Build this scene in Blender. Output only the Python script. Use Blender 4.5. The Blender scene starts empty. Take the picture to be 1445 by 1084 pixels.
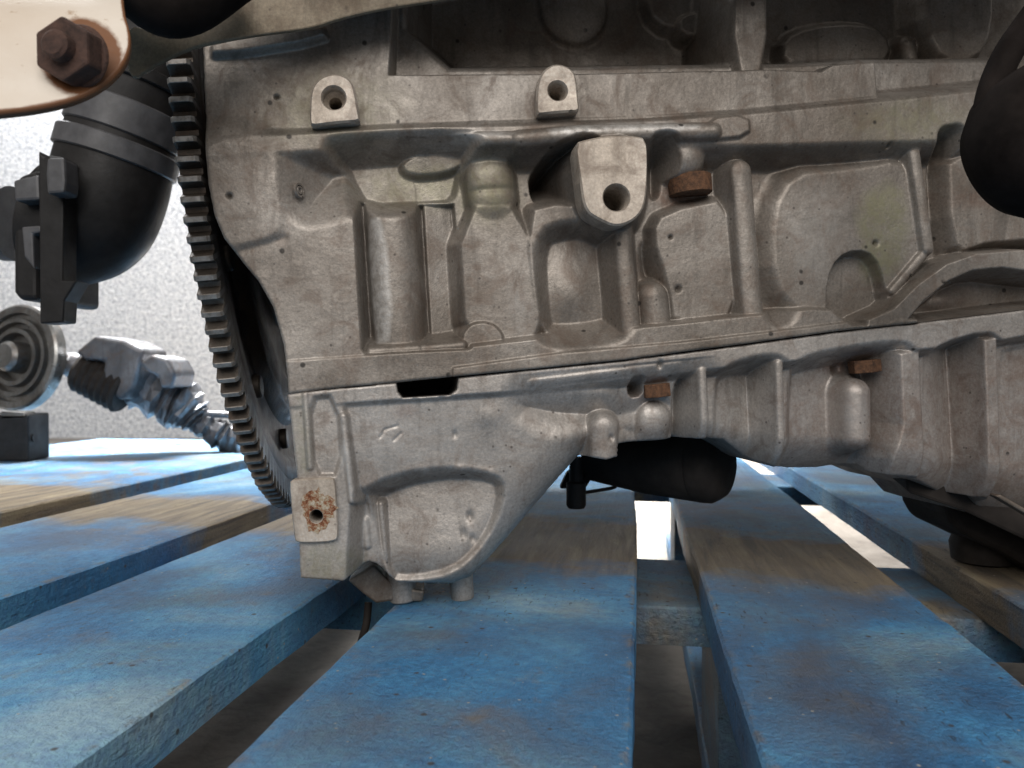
import bpy, bmesh, math
import numpy as np

# ---------------------------------------------------------------- camera, light, exposure
MM = 0.001
F, CX, CY = 1125.0, 722.5, 542.0           # focal length and centre of the photograph in its pixels
PITCH = math.radians(0.61)
DECK = 144.0                                # top of the pallet deck above the floor, millimetres
CAM = np.array([0.0, 0.0, DECK + 91.0])

S = bpy.context.scene
S.render.resolution_x, S.render.resolution_y = 1024, 768
S.view_settings.view_transform = 'Standard'
S.view_settings.look = 'None'
S.view_settings.exposure = 0.0
S.view_settings.gamma = 1.0
S.view_settings.use_curve_mapping = False
C = S.collection

cd = bpy.data.cameras.new('camera')
cam = bpy.data.objects.new('camera', cd)
C.objects.link(cam)
cam.location = CAM * MM
cam.rotation_euler = (math.radians(90) - PITCH, 0, 0)
cd.sensor_width = 36.0
cd.lens = F / 1445.0 * 36.0
cd.clip_start, cd.clip_end = 0.005, 60.0
cd.dof.use_dof = True
cd.dof.focus_distance = 0.292
cd.dof.aperture_fstop = 24.0
S.camera = cam

W = bpy.data.worlds.new('World')
S.world = W
W.use_nodes = True
bg = W.node_tree.nodes['Background']
bg.inputs[0].default_value = (1.0, 0.96, 0.92, 1)
bg.inputs[1].default_value = 0.27


def area(name, loc, target, sx, sy, power, col):
    d = bpy.data.lights.new(name, 'AREA')
    d.shape, d.size, d.size_y, d.energy, d.color = 'RECTANGLE', sx, sy, power, col
    o = bpy.data.objects.new(name, d)
    C.objects.link(o)
    o.location = loc
    v = np.array(target, float) - np.array(loc, float)
    from mathutils import Vector
    o.rotation_euler = Vector(v).to_track_quat('-Z', 'Y').to_euler()
    return o


area('ceiling_lamp_behind', (-0.25, 1.95, 1.80), (-0.22, 1.90, 0.0), 1.2, 0.8, 170, (1.0, 0.99, 0.97)).data.spread = math.radians(66)
area('wall_fill', (-1.3, 2.0, 2.3), (-1.1, 3.0, 0.6), 1.2, 0.4, 66, (0.97, 0.98, 1.0))  # unseen light added to brighten the felt wall evenly
area('front_fill', (0.0, -1.05, 1.15), (0.0, 0.3, 0.2), 1.8, 1.1, 24, (1.0, 0.955, 0.91))  # unseen soft fill added in front, standing for general room light
S.cycles.max_bounces = 6
S.cycles.diffuse_bounces = 4
S.cycles.glossy_bounces = 3
S.cycles.caustics_reflective = False
S.cycles.caustics_refractive = False

# ---------------------------------------------------------------- geometry of the view
def ray(u, v):
    a = np.array([(u - CX) / F, 1.0, -(v - CY) / F])
    c, s = math.cos(-PITCH), math.sin(-PITCH)
    return np.array([a[0], c * a[1] - s * a[2], s * a[1] + c * a[2]])


def at(u, v, y):
    d = ray(u, v)
    return CAM + d * (y / d[1])


def on_z(u, v, z):
    d = ray(u, v)
    return CAM + d * ((z - CAM[2]) / d[2])


# frame of the engine: X along the crankshaft, U up, N out of its side
_y, _r = math.radians(7.0), math.radians(5.6)
_X0 = np.array([math.cos(_y), math.sin(_y), 0.0])
EN = np.array([math.sin(_y), -math.cos(_y), 0.0])
EX = math.cos(_r) * _X0 + math.sin(_r) * np.array([0, 0, 1.0])
EU = -math.sin(_r) * _X0 + math.cos(_r) * np.array([0, 0, 1.0])
EO = at(722, 400, 290.0)


def eng(x, h, z):
    return EO + x * EX + h * EN + z * EU


def L(u, v, h=0.0):
    d = ray(u, v)
    t = ((EO + h * EN - CAM) @ EN) / (d @ EN)
    q = CAM + d * t - EO
    return float(q @ EX), float(q @ EU)


def E(u, v, h=0.0):
    x, z = L(u, v, h)
    return eng(x, h, z)


rng = np.random.default_rng(7)

# ---------------------------------------------------------------- materials
def new_mat(name):
    m = bpy.data.materials.new(name)
    m.use_nodes = True
    nt = m.node_tree
    b = nt.nodes['Principled BSDF']
    return m, nt, b


class NT:
    def __init__(s, nt):
        s.nt = nt

    def n(s, t, **kw):
        o = s.nt.nodes.new(t)
        for k, v in kw.items():
            setattr(o, k, v)
        return o

    def l(s, a, b):
        s.nt.links.new(a, b)

    def coord(s, scale=(1, 1, 1), kind='Object'):
        tc = s.n('ShaderNodeTexCoord')
        mp = s.n('ShaderNodeMapping')
        mp.inputs['Scale'].default_value = scale
        s.l(tc.outputs[kind], mp.inputs['Vector'])
        return mp.outputs[0]

    def noise(s, vec, scale, detail=4, rough=0.55, dist=0.0):
        o = s.n('ShaderNodeTexNoise')
        o.inputs['Scale'].default_value = scale
        o.inputs['Detail'].default_value = detail
        o.inputs['Roughness'].default_value = rough
        o.inputs['Distortion'].default_value = dist
        s.l(vec, o.inputs['Vector'])
        return o.outputs['Fac']

    def vor(s, vec, scale, feature='F1'):
        o = s.n('ShaderNodeTexVoronoi', feature=feature)
        o.inputs['Scale'].default_value = scale
        s.l(vec, o.inputs['Vector'])
        return o.outputs['Distance']

    def ramp(s, fac, stops):
        o = s.n('ShaderNodeValToRGB')
        e = o.color_ramp.elements
        while len(e) < len(stops):
            e.new(0.5)
        for i, (p, c) in enumerate(stops):
            e[i].position = p
            if not isinstance(c, (tuple, list)):
                c = (c, c, c)
            e[i].color = (*c, 1)
        s.l(fac, o.inputs[0])
        return o.outputs[0]

    def mix(s, fac, a, b, mode='MIX'):
        o = s.n('ShaderNodeMix', data_type='RGBA', blend_type=mode)
        for sock, v in ((o.inputs[0], fac), (o.inputs[6], a), (o.inputs[7], b)):
            if hasattr(v, 'links') or isinstance(v, bpy.types.NodeSocket):
                s.l(v, sock)
            elif isinstance(v, (tuple, list)):
                sock.default_value = (*v, 1)
            else:
                sock.default_value = v
        return o.outputs[2]

    def math(s, op, a, b=0.0):
        o = s.n('ShaderNodeMath', operation=op)
        for i, v in enumerate((a, b)):
            if isinstance(v, bpy.types.NodeSocket):
                s.l(v, o.inputs[i])
            else:
                o.inputs[i].default_value = v
        return o.outputs[0]

    def bump(s, h, strength, dist, nrm=None):
        o = s.n('ShaderNodeBump')
        o.inputs['Strength'].default_value = strength
        o.inputs['Distance'].default_value = dist
        s.l(h, o.inputs['Height'])
        if nrm is not None:
            s.l(nrm, o.inputs['Normal'])
        return o.outputs[0]


def cast_metal(name, dark, mid, light, metallic=0.45, rough=0.5, stains=True, specks=True, grain=1.0):
    m, nt, b = new_mat(name)
    k = NT(nt)
    v = k.coord()
    big = k.noise(v, 26, 4, 0.5, 0.4)
    fine = k.noise(v, 1000, 4, 0.7)
    col = k.ramp(big, [(0.30, dark), (0.50, mid), (0.70, light)])
    col = k.mix(0.5, col, k.ramp(fine, [(0.32, 0.30), (0.68, 0.70)]), 'OVERLAY')
    strk = k.noise(k.coord((1.0, 1.0, 0.16)), 150, 5, 0.65, 0.5)
    col = k.mix(k.math('MULTIPLY', k.ramp(strk, [(0.52, 0.0), (0.68, 1.0)]), 0.40), col, tuple(c * 0.42 for c in dark))
    chalk = k.noise(v, 70, 6, 0.72, 0.8)
    col = k.mix(k.math('MULTIPLY', k.ramp(chalk, [(0.58, 0.0), (0.74, 1.0)]), 0.15), col, tuple(min(c * 1.4, 0.7) for c in light))
    blot = k.noise(v, 75, 6, 0.68, 1.2)
    col = k.mix(k.math('MULTIPLY', k.ramp(blot, [(0.49, 0.0), (0.66, 1.0)]), 0.46), col, (0.16, 0.108, 0.078))
    if stains:
        a = k.n('ShaderNodeAttribute', attribute_name='stain')
        sp = k.n('ShaderNodeSeparateColor')
        k.l(a.outputs['Color'], sp.inputs[0])
        tn = k.ramp(k.noise(v, 260, 5, 0.7), [(0.36, 0.0), (0.60, 1.0)])
        for i, c in enumerate(((0.27, 0.26, 0.16), (0.16, 0.055, 0.02), (0.62, 0.60, 0.57))):  # last tint is bright metal, which also carries painted highlights
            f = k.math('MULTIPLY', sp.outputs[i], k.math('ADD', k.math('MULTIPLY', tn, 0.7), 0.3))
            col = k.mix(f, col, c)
    if specks:
        d = k.vor(v, 85)
        keep = k.ramp(k.noise(v, 60, 2), [(0.45, 0.0), (0.50, 1.0)])
        sz = k.ramp(d, [(0.06, 1.0), (0.10, 0.0)])
        col = k.mix(k.math('MULTIPLY', k.math('MULTIPLY', sz, keep), 0.85), col, (0.025, 0.022, 0.02))
        d2 = k.vor(v, 260)
        keep2 = k.ramp(k.noise(v, 150, 2), [(0.52, 0.0), (0.60, 1.0)])
        col = k.mix(k.math('MULTIPLY', k.math('MULTIPLY', k.ramp(d2, [(0.08, 1.0), (0.16, 0.0)]), keep2), 0.7), col, (0.06, 0.05, 0.045))
    k.l(col, b.inputs['Base Color'])
    b.inputs['Metallic'].default_value = metallic
    rr = k.ramp(blot, [(0.3, max(rough - 0.12, 0.05)), (0.7, min(rough + 0.14, 1))])
    k.l(rr, b.inputs['Roughness'])
    h = k.bump(k.noise(v, 420, 4, 0.72), 0.30 * grain, 0.0006)
    k.l(h, b.inputs['Normal'])
    return m


def plain_mat(name, col, rough=0.5, metallic=0.0, var=0.25, scale=200, bump=0.15, spec=0.5):
    m, nt, b = new_mat(name)
    k = NT(nt)
    v = k.coord()
    n = k.noise(v, scale, 5, 0.6)
    lo = tuple(c * (1 - var) for c in col)
    hi = tuple(min(c * (1 + var), 1) for c in col)
    k.l(k.ramp(n, [(0.3, lo), (0.7, hi)]), b.inputs['Base Color'])
    k.l(k.ramp(k.noise(v, scale * 0.6, 4), [(0.3, max(rough - 0.1, 0.03)), (0.7, min(rough + 0.1, 1))]), b.inputs['Roughness'])
    b.inputs['Metallic'].default_value = metallic
    b.inputs['Specular IOR Level'].default_value = spec
    k.l(k.bump(k.noise(v, scale * 3, 4), bump, 0.0006), b.inputs['Normal'])
    return m


def rust_mat(name, a, bcol, scale=500):
    m, nt, b = new_mat(name)
    k = NT(nt)
    v = k.coord()
    n = k.noise(v, scale, 6, 0.7)
    k.l(k.ramp(n, [(0.3, a), (0.55, bcol), (0.75, tuple(c * 1.5 for c in bcol))]), b.inputs['Base Color'])
    b.inputs['Roughness'].default_value = 0.85
    k.l(k.bump(k.noise(v, scale * 1.6, 5, 0.7), 0.7, 0.0006), b.inputs['Normal'])
    return m


def cream_paint():
    m, nt, b = new_mat('cream_paint')
    k = NT(nt)
    v = k.coord()
    col = k.ramp(k.noise(v, 30, 4), [(0.3, (0.68, 0.585, 0.48)), (0.7, (0.82, 0.75, 0.66))])
    col = k.mix(k.ramp(k.noise(v, 160, 5, 0.7), [(0.60, 0.0), (0.70, 0.7)]), col, (0.36, 0.22, 0.11))
    a = k.n('ShaderNodeAttribute', attribute_name='stain')
    sp = k.n('ShaderNodeSeparateColor')
    k.l(a.outputs['Color'], sp.inputs[0])
    rf = k.ramp(k.math('ADD', sp.outputs[1], k.math('MULTIPLY', k.noise(v, 300, 5, 0.7), 0.5)), [(0.55, 0.0), (0.85, 1.0)])
    col = k.mix(rf, col, (0.20, 0.085, 0.035))
    k.l(col, b.inputs['Base Color'])
    b.inputs['Roughness'].default_value = 0.5
    k.l(k.bump(k.noise(v, 500, 4), 0.25, 0.0005), b.inputs['Normal'])
    return m


def board_paint(name='blue_pallet_paint', band=True, worn=0.0):
    m, nt, b = new_mat(name)
    k = NT(nt)
    tc = k.n('ShaderNodeTexCoord')
    oi = k.n('ShaderNodeObjectInfo')
    off = k.n('ShaderNodeVectorMath', operation='SCALE')
    cmb = k.n('ShaderNodeCombineXYZ')
    k.l(oi.outputs['Random'], cmb.inputs[0]); k.l(oi.outputs['Random'], cmb.inputs[1])
    k.l(cmb.outputs[0], off.inputs[0]); off.inputs['Scale'].default_value = 7.0
    add = k.n('ShaderNodeVectorMath', operation='ADD')
    k.l(tc.outputs['Object'], add.inputs[0]); k.l(off.outputs[0], add.inputs[1])
    mp = k.n('ShaderNodeMapping'); k.l(add.outputs[0], mp.inputs[0])
    v = mp.outputs[0]
    mg = k.n('ShaderNodeMapping'); mg.inputs['Scale'].default_value = (1.0, 0.09, 1.0)
    k.l(add.outputs[0], mg.inputs[0]); g = mg.outputs[0]
    mg2 = k.n('ShaderNodeMapping'); mg2.inputs['Scale'].default_value = (1.0, 0.22, 1.0); mg2.inputs['Rotation'].default_value = (0, 0, 0.12)
    k.l(add.outputs[0], mg2.inputs[0])
    # wood under the paint
    wood = k.ramp(k.noise(g, 160, 5, 0.6, 0.6), [(0.30, (0.085, 0.055, 0.028)), (0.50, (0.30, 0.215, 0.11)), (0.72, (0.50, 0.39, 0.215))])
    # paint: cloudy blue, chalky in places
    cloud = k.noise(v, 10, 6, 0.6, 0.6)
    paint = k.ramp(cloud, [(0.32, (0.03, 0.145, 0.34)), (0.45, (0.06, 0.275, 0.57)), (0.57, (0.13, 0.40, 0.68)), (0.71, (0.34, 0.54, 0.68))])
    paint = k.mix(0.55, paint, k.ramp(k.noise(v, 330, 5, 0.75), [(0.30, 0.22), (0.70, 0.78)]), 'OVERLAY')
    # tan band where the spray missed, with ragged edges, and scuffs
    sx = k.n('ShaderNodeSeparateXYZ'); k.l(tc.outputs['Object'], sx.inputs[0])
    if band:
        cdist = k.math('ABSOLUTE', k.math('SUBTRACT', k.math('ADD', sx.outputs[1], k.math('MULTIPLY', sx.outputs[0], 0.22)), 0.432))
        bandm = k.math('SUBTRACT', 1.0, k.math('DIVIDE', cdist, 0.075))
        bm = k.math('ADD', k.math('MULTIPLY', bandm, 0.55), k.math('MULTIPLY', k.noise(v, 22, 5, 0.6), 0.9))
        bandf = k.ramp(bm, [(0.46, 0.0), (0.70, 0.95)])
    else:
        bandf = k.ramp(k.noise(v, 14, 5, 0.6), [(0.50, 0.0), (0.66, 0.9)])
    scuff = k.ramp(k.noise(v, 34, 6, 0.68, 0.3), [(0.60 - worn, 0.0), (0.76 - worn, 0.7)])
    ed = k.n('ShaderNodeAttribute', attribute_name='edge')
    ef = k.ramp(k.math('ADD', k.math('MULTIPLY', ed.outputs['Fac'], 0.5), k.math('MULTIPLY', k.noise(v, 70, 5, 0.7), 0.8)), [(0.86, 0.0), (1.0, 0.6)])
    fac = k.math('MAXIMUM', k.math('MAXIMUM', bandf, scuff), ef)
    col = k.mix(fac, paint, wood)
    # grime in random patches, its level set per board
    gsep = k.n('ShaderNodeSeparateColor')
    k.l(oi.outputs['Color'], gsep.inputs[0])
    gr = k.ramp(k.math('ADD', k.noise(v, 8, 6, 0.62, 0.7), k.math('MULTIPLY', k.math('SUBTRACT', gsep.outputs[0], 0.5), 0.26)), [(0.45, 0.0), (0.68, 0.66)])
    col = k.mix(k.math('MULTIPLY', gr, k.math('SUBTRACT', 1.0, k.math('MULTIPLY', ed.outputs['Fac'], 0.6))), col, (0.125, 0.11, 0.092))
    du = k.ramp(k.noise(v, 24, 6, 0.7, 0.5), [(0.49, 0.0), (0.72, 0.46)])
    col = k.mix(k.math('MULTIPLY', du, k.math('SUBTRACT', 1.0, k.math('MULTIPLY', ed.outputs['Fac'], 0.8))), col, (0.25, 0.215, 0.17))
    cr = k.ramp(k.noise(mg2.outputs[0], 520, 4, 0.65), [(0.60, 0.0), (0.67, 0.75)])
    keep = k.ramp(k.math('ADD', k.noise(v, 13, 3), k.math('MULTIPLY', k.math('SUBTRACT', gsep.outputs[0], 0.5), 0.22)), [(0.50, 0.0), (0.62, 1.0)])
    crack = k.math('MULTIPLY', cr, keep)
    col = k.mix(crack, col, (0.03, 0.03, 0.035))
    sp = k.ramp(k.vor(v, 120), [(0.08, 0.85), (0.14, 0.0)])
    sk = k.ramp(k.noise(v, 45, 2), [(0.50, 0.0), (0.54, 1.0)])
    col = k.mix(k.math('MULTIPLY', sp, sk), col, (0.07, 0.055, 0.045))
    d2 = k.ramp(k.vor(v, 230), [(0.07, 0.9), (0.14, 0.0)])
    k2 = k.ramp(k.noise(v, 75, 2), [(0.54, 0.0), (0.58, 1.0)])
    col = k.mix(k.math('MULTIPLY', d2, k2), col, (0.55, 0.52, 0.46))
    k.l(col, b.inputs['Base Color'])
    k.l(k.ramp(cloud, [(0.3, 0.45), (0.7, 0.66)]), b.inputs['Roughness'])
    h = k.bump(k.math('ADD', k.noise(g, 300, 4, 0.65), k.math('MULTIPLY', k.noise(v, 520, 4, 0.75), 1.3)), 1.0, 0.0016)
    k.l(h, b.inputs['Normal'])
    return m


def felt_wall():
    m, nt, b = new_mat('speckled_felt')
    k = NT(nt)
    v = k.coord()
    a = k.ramp(k.noise(v, 75, 5, 0.75), [(0.34, (0.34, 0.36, 0.40)), (0.47, (0.62, 0.64, 0.67)), (0.60, (0.86, 0.87, 0.88))])
    k.l(k.mix(0.35, a, k.ramp(k.noise(v, 9, 4), [(0.35, 0.40), (0.65, 0.60)]), 'OVERLAY'), b.inputs['Base Color'])
    b.inputs['Roughness'].default_value = 0.95
    k.l(k.bump(k.noise(v, 90, 5, 0.7), 0.8, 0.012), b.inputs['Normal'])
    return m


def floor_mat():
    m, nt, b = new_mat('pale_floor')
    k = NT(nt)
    v = k.coord()
    col = k.ramp(k.noise(v, 14, 6, 0.65), [(0.3, (0.10, 0.083, 0.067)), (0.7, (0.22, 0.197, 0.17))])
    col = k.mix(k.ramp(k.noise(v, 40, 5, 0.7, 1.0), [(0.50, 0.0), (0.70, 0.6)]), col, (0.05, 0.04, 0.033))
    k.l(col, b.inputs['Base Color'])
    b.inputs['Roughness'].default_value = 0.7
    k.l(k.bump(k.noise(v, 120, 5), 0.4, 0.003), b.inputs['Normal'])
    return m


M = dict(
    block=cast_metal('cast_block_aluminium', (0.150, 0.126, 0.104), (0.258, 0.229, 0.200), (0.365, 0.333, 0.300), metallic=0.48, rough=0.48),
    pan=cast_metal('cast_pan_aluminium', (0.34, 0.308, 0.278), (0.435, 0.405, 0.375), (0.52, 0.49, 0.46), metallic=0.48, rough=0.47),
    machined=cast_metal('machined_face', (0.46, 0.395, 0.325), (0.57, 0.50, 0.425), (0.68, 0.61, 0.535), metallic=0.35, rough=0.5, stains=False, grain=0.5),
    steel=cast_metal('dark_gear_steel', (0.06, 0.048, 0.039), (0.125, 0.103, 0.085), (0.22, 0.19, 0.16), metallic=0.55, rough=0.5, stains=True, specks=False),
    flysteel=cast_metal('flywheel_steel', (0.05, 0.038, 0.03), (0.11, 0.08, 0.06), (0.17, 0.135, 0.11), metallic=0.6, rough=0.5, stains=False, specks=False),
    rust=rust_mat('orange_rust', (0.04, 0.022, 0.014), (0.15, 0.072, 0.036)),
    rustdark=rust_mat('dark_rust', (0.035, 0.02, 0.016), (0.085, 0.045, 0.033), 300),
    plastic=plain_mat('black_plastic', (0.018, 0.017, 0.017), 0.55, 0, 0.3, 120, 0.2, 0.3),
    greyplastic=plain_mat('worn_grey_plastic', (0.085, 0.085, 0.09), 0.45, 0, 0.3, 120, 0.12),
    rubber=plain_mat('black_rubber', (0.030, 0.025, 0.022), 0.75, 0, 0.4, 90, 0.3, 0.25),
    cream=cream_paint(),
    shield=cast_metal('tan_sheet_metal', (0.16, 0.12, 0.075), (0.27, 0.22, 0.155), (0.38, 0.32, 0.25), metallic=0.2, rough=0.55, stains=False),
    silver=cast_metal('bright_aluminium', (0.09, 0.093, 0.10), (0.17, 0.175, 0.19), (0.30, 0.31, 0.33), metallic=0.6, rough=0.45, stains=False, specks=False, grain=0.5),
    greysteel=cast_metal('grey_pulley_steel', (0.13, 0.13, 0.13), (0.24, 0.24, 0.235), (0.34, 0.34, 0.33), metallic=0.8, rough=0.35, stains=False, specks=False, grain=0.5),
    mountrubber=plain_mat('dull_mount_rubber', (0.014, 0.011, 0.010), 0.9, 0, 0.5, 90, 0.4, 0.1),
    void=plain_mat('black_hole_fill', (0.012, 0.011, 0.010), 0.6, 0, 0.3, 200, 0.1),  # black that stands in for the darkness inside the holes
    paint=board_paint(),
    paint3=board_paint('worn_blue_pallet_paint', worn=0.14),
    paint2=board_paint('blue_stringer_paint', band=False),
    felt=felt_wall(),
    floor=floor_mat(),
)

# ---------------------------------------------------------------- mesh helpers (millimetres, world space)
def unit(a):
    a = np.asarray(a, float)
    return a / np.linalg.norm(a)


def frame(axis):
    a = unit(axis)
    t = np.array([0, 0, 1.0]) if abs(a[2]) < 0.9 else np.array([1.0, 0, 0])
    e1 = unit(np.cross(t, a))
    return a, e1, np.cross(a, e1)


class MB:
    def __init__(s):
        s.v, s.f = [], []

    def add(s, vs, fs):
        o = len(s.v)
        s.v += [np.asarray(p, float) for p in vs]
        s.f += [tuple(i + o for i in f) for f in fs]
        return s

    def prism(s, pts, vec):
        n = len(pts)
        vec = np.asarray(vec, float)
        fs = [tuple(range(n)), tuple(range(2 * n - 1, n - 1, -1))]
        fs += [(i, i + n, (i + 1) % n + n, (i + 1) % n) for i in range(n)]
        return s.add(list(pts) + [np.asarray(p) + vec for p in pts], fs)

    def box(s, c, ax, ay, az):
        c, ax, ay, az = (np.asarray(q, float) for q in (c, ax, ay, az))
        p = [c - ax - ay - az, c + ax - ay - az, c + ax + ay - az, c - ax + ay - az]
        return s.prism(p, 2 * az)

    def lathe(s, o, axis, prof, n=40, caps=True):
        a, e1, e2 = frame(axis)
        vs, fs = [], []
        for (d, r) in prof:
            for i in range(n):
                t = 2 * math.pi * i / n
                vs.append(np.asarray(o) + a * d + r * (math.cos(t) * e1 + math.sin(t) * e2))
        for j in range(len(prof) - 1):
            for i in range(n):
                k = (i + 1) % n
                fs.append((j * n + i, j * n + k, (j + 1) * n + k, (j + 1) * n + i))
        if caps:
            fs.append(tuple(range(n - 1, -1, -1)))
            fs.append(tuple((len(prof) - 1) * n + i for i in range(n)))
        return s.add(vs, fs)

    def tube(s, path, rad, n=20, caps=True):
        P = [np.asarray(p, float) for p in path]
        rad = [rad] * len(P) if np.isscalar(rad) else rad
        T = [unit(P[min(i + 1, len(P) - 1)] - P[max(i - 1, 0)]) for i in range(len(P))]
        a, e1, e2 = frame(T[0])
        vs, fs = [], []
        for i, p in enumerate(P):
            e1 = unit(e1 - (e1 @ T[i]) * T[i])
            e2 = np.cross(T[i], e1)
            for k in range(n):
                t = 2 * math.pi * k / n
                vs.append(p + rad[i] * (math.cos(t) * e1 + math.sin(t) * e2))
        for j in range(len(P) - 1):
            for i in range(n):
                k = (i + 1) % n
                fs.append((j * n + i, j * n + k, (j + 1) * n + k, (j + 1) * n + i))
        if caps:
            fs.append(tuple(range(n - 1, -1, -1)))
            fs.append(tuple((len(P) - 1) * n + i for i in range(n)))
        return s.add(vs, fs)

    def build(s, name, mat, parent=None, root=(0, 0, 0), smooth=False, bevel=0.0, seg=2, auto=True):
        me = bpy.data.meshes.new(name)
        r = np.asarray(root, float)
        me.from_pydata([tuple((p - r) * MM) for p in s.v], [], s.f)
        bm = bmesh.new(); bm.from_mesh(me)
        bmesh.ops.recalc_face_normals(bm, faces=bm.faces)
        if smooth:
            for f in bm.faces:
                f.smooth = True
            for e in bm.edges:
                if len(e.link_faces) == 2 and e.calc_face_angle(0) > math.radians(38):
                    e.smooth = False
        bm.to_mesh(me); bm.free()
        me.materials.append(M[mat])
        o = bpy.data.objects.new(name, me)
        C.objects.link(o)
        if parent is not None:
            o.parent = parent
        else:
            o.location = r * MM
        if bevel:
            md = o.modifiers.new('bevel', 'BEVEL')
            md.width, md.segments, md.limit_method = bevel * MM, seg, 'ANGLE'
            md.angle_limit = math.radians(35)
        return o


def smooth_path(pts, n=8):
    P = [np.asarray(p, float) for p in pts]
    P = [2 * P[0] - P[1]] + P + [2 * P[-1] - P[-2]]
    out = []
    for i in range(1, len(P) - 2):
        for k in range(n):
            t = k / n
            p0, p1, p2, p3 = P[i - 1], P[i], P[i + 1], P[i + 2]
            out.append(0.5 * (2 * p1 + (p2 - p0) * t + (2 * p0 - 5 * p1 + 4 * p2 - p3) * t * t + (3 * p1 - p0 - 3 * p2 + p3) * t ** 3))
    out.append(P[-2])
    return out


def tag(o, label, cat=None, group=None, kind=None):
    o['label'] = label
    if cat: o['category'] = cat
    if group: o['group'] = group
    if kind: o['kind'] = kind
    return o


def empty(name, loc_mm):
    o = bpy.data.objects.new(name, None)
    C.objects.link(o)
    o.location = np.asarray(loc_mm, float) * MM
    o.empty_display_size = 0.02
    return o


# ---------------------------------------------------------------- setting: floor and felt wall
def sheet(name, pts, mat, kind='structure'):
    me = bpy.data.meshes.new(name)
    me.from_pydata([tuple(np.asarray(p, float) * MM) for p in pts], [], [tuple(range(len(pts)))])
    me.materials.append(M[mat])
    o = bpy.data.objects.new(name, me)
    C.objects.link(o)
    o['kind'] = kind
    return o


fl = sheet('floor', [(-4000, -3000, 0), (4000, -3000, 0), (4000, 3000, 0), (-4000, 3000, 0)], 'floor')
fl['label'] = 'pale grey concrete floor under the pallet'
wl = sheet('wall', [(-4000, 3000, 0), (4000, 3000, 0), (4000, 3000, 2600), (-4000, 3000, 2600)], 'felt')
wl['label'] = 'light grey speckled felt wall behind the pallet'

# ---------------------------------------------------------------- pallet
PA = math.atan2(175.0, F)                    # the boards run a little to the right of the view
pallet = empty('pallet', (0, 0, 0))
pallet.rotation_euler = (0, 0, -PA)
tag(pallet, 'blue painted wooden pallet with worn tan patches under the engine', 'pallet')


def wood_board(name, s0, s1, t0, t1, ztop, thick, mat, seed, along='t', seg=90, warp=1.0):
    """a sawn board with slightly uneven edges; its length runs along t (or s)"""
    r = np.random.default_rng(seed)
    n = seg
    a0, a1, b0, b1 = (t0, t1, s0, s1) if along == 't' else (s0, s1, t0, t1)
    tt = np.linspace(a0, a1, n + 1)

    def wob(amp, k):
        x = np.linspace(0, 1, n + 1)
        w = np.zeros(n + 1)
        for i in range(1, 7):
            w += r.normal() * np.sin(2 * math.pi * i * x * k + r.uniform(0, 6.3)) / i
        return w * amp + r.normal(size=n + 1) * amp * 0.22
    el, er, zt = wob(0.7, 1), wob(0.7, 1), wob(0.35 * warp, 0.6)
    m = 10
    ch = 1.1
    vs, fs = [], []
    for i in range(n + 1):
        L0, R0 = b0 + el[i], b1 + er[i]
        row = [(L0, -thick), (L0, -ch)]
        for j in range(m + 1):
            f = j / m
            z = zt[i] + 0.25 * math.sin(3.1 * f * 2 + i * 0.03 + seed) - (0 if 0 < j < m else 0.15)
            row.append((L0 + ch + f * (R0 - L0 - 2 * ch), z))
        row += [(R0, -ch), (R0, -thick)]
        for (b, z) in row:
            vs.append((b, tt[i], ztop + z) if along == 't' else (tt[i], b, ztop + z))
    c = m + 5
    for i in range(n):
        for j in range(c):
            k = (j + 1) % c
            fs.append((i * c + j, i * c + k, (i + 1) * c + k, (i + 1) * c + j))
    fs.append(tuple(range(c - 1, -1, -1)))
    fs.append(tuple(n * c + j for j in range(c)))
    mb = MB()
    mb.add(vs, fs)
    o = mb.build(name, mat, pallet, smooth=True)
    ea = o.data.attributes.new('edge', 'FLOAT', 'POINT')
    rowv = [0.8, 0.8] + [1.0, 0.30] + [0.0] * (m - 3) + [0.30, 1.0] + [0.8, 0.8]
    ea.data.foreach_set('value', np.tile(np.array(rowv, np.float32), n + 1))
    return o


BT = 16.5
decks = [(-770, -606), (-600, -420), (-379, -257), (-226, -131), (-94, -0.5), (29, 114), (150, 243), (276, 368), (404, 500), (530, 630)]
for i, (a, b) in enumerate(decks):
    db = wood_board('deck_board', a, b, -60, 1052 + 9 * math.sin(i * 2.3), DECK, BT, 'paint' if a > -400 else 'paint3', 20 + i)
    gv = {-379: 0.45, -226: 0.30, -94: 0.50, 29: 0.72, 150: 0.95}.get(a, 0.4)  # grime per board; heaviest at right, where it also stands in for shade
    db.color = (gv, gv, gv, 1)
ST = 18.0
for i, (a, b) in enumerate([(-50, 48), (377, 475), (806, 904)]):
    wood_board('stringer_board', -765, 635, a, b, DECK - BT - 0.3, ST, 'paint2', 60 + i, along='s', warp=0.3)
BH = 78.0
for i, t in enumerate((-1, 426, 855)):
    for j, s in enumerate((-700, 88, 560)):
        mb = MB().box((s, t, DECK - BT - ST - 0.8 - BH / 2), (50, 0, 0), (0, 47, 0), (0, 0, BH / 2))
        mb.build('spacer_block', 'paint2', pallet, bevel=1.5)
for j, s in enumerate((-700, 88, 560)):
    wood_board('bottom_board', s - 50, s + 50, -60, 1050, DECK - BT - ST - 1.2 - BH, 18.0, 'paint2', 80 + j)

# ---------------------------------------------------------------- engine
base_pt = on_z(652, 850, DECK)
engine = empty('engine', base_pt)
tag(engine, 'dirty aluminium car engine standing on the blue pallet', 'engine')
ER = base_pt


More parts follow.
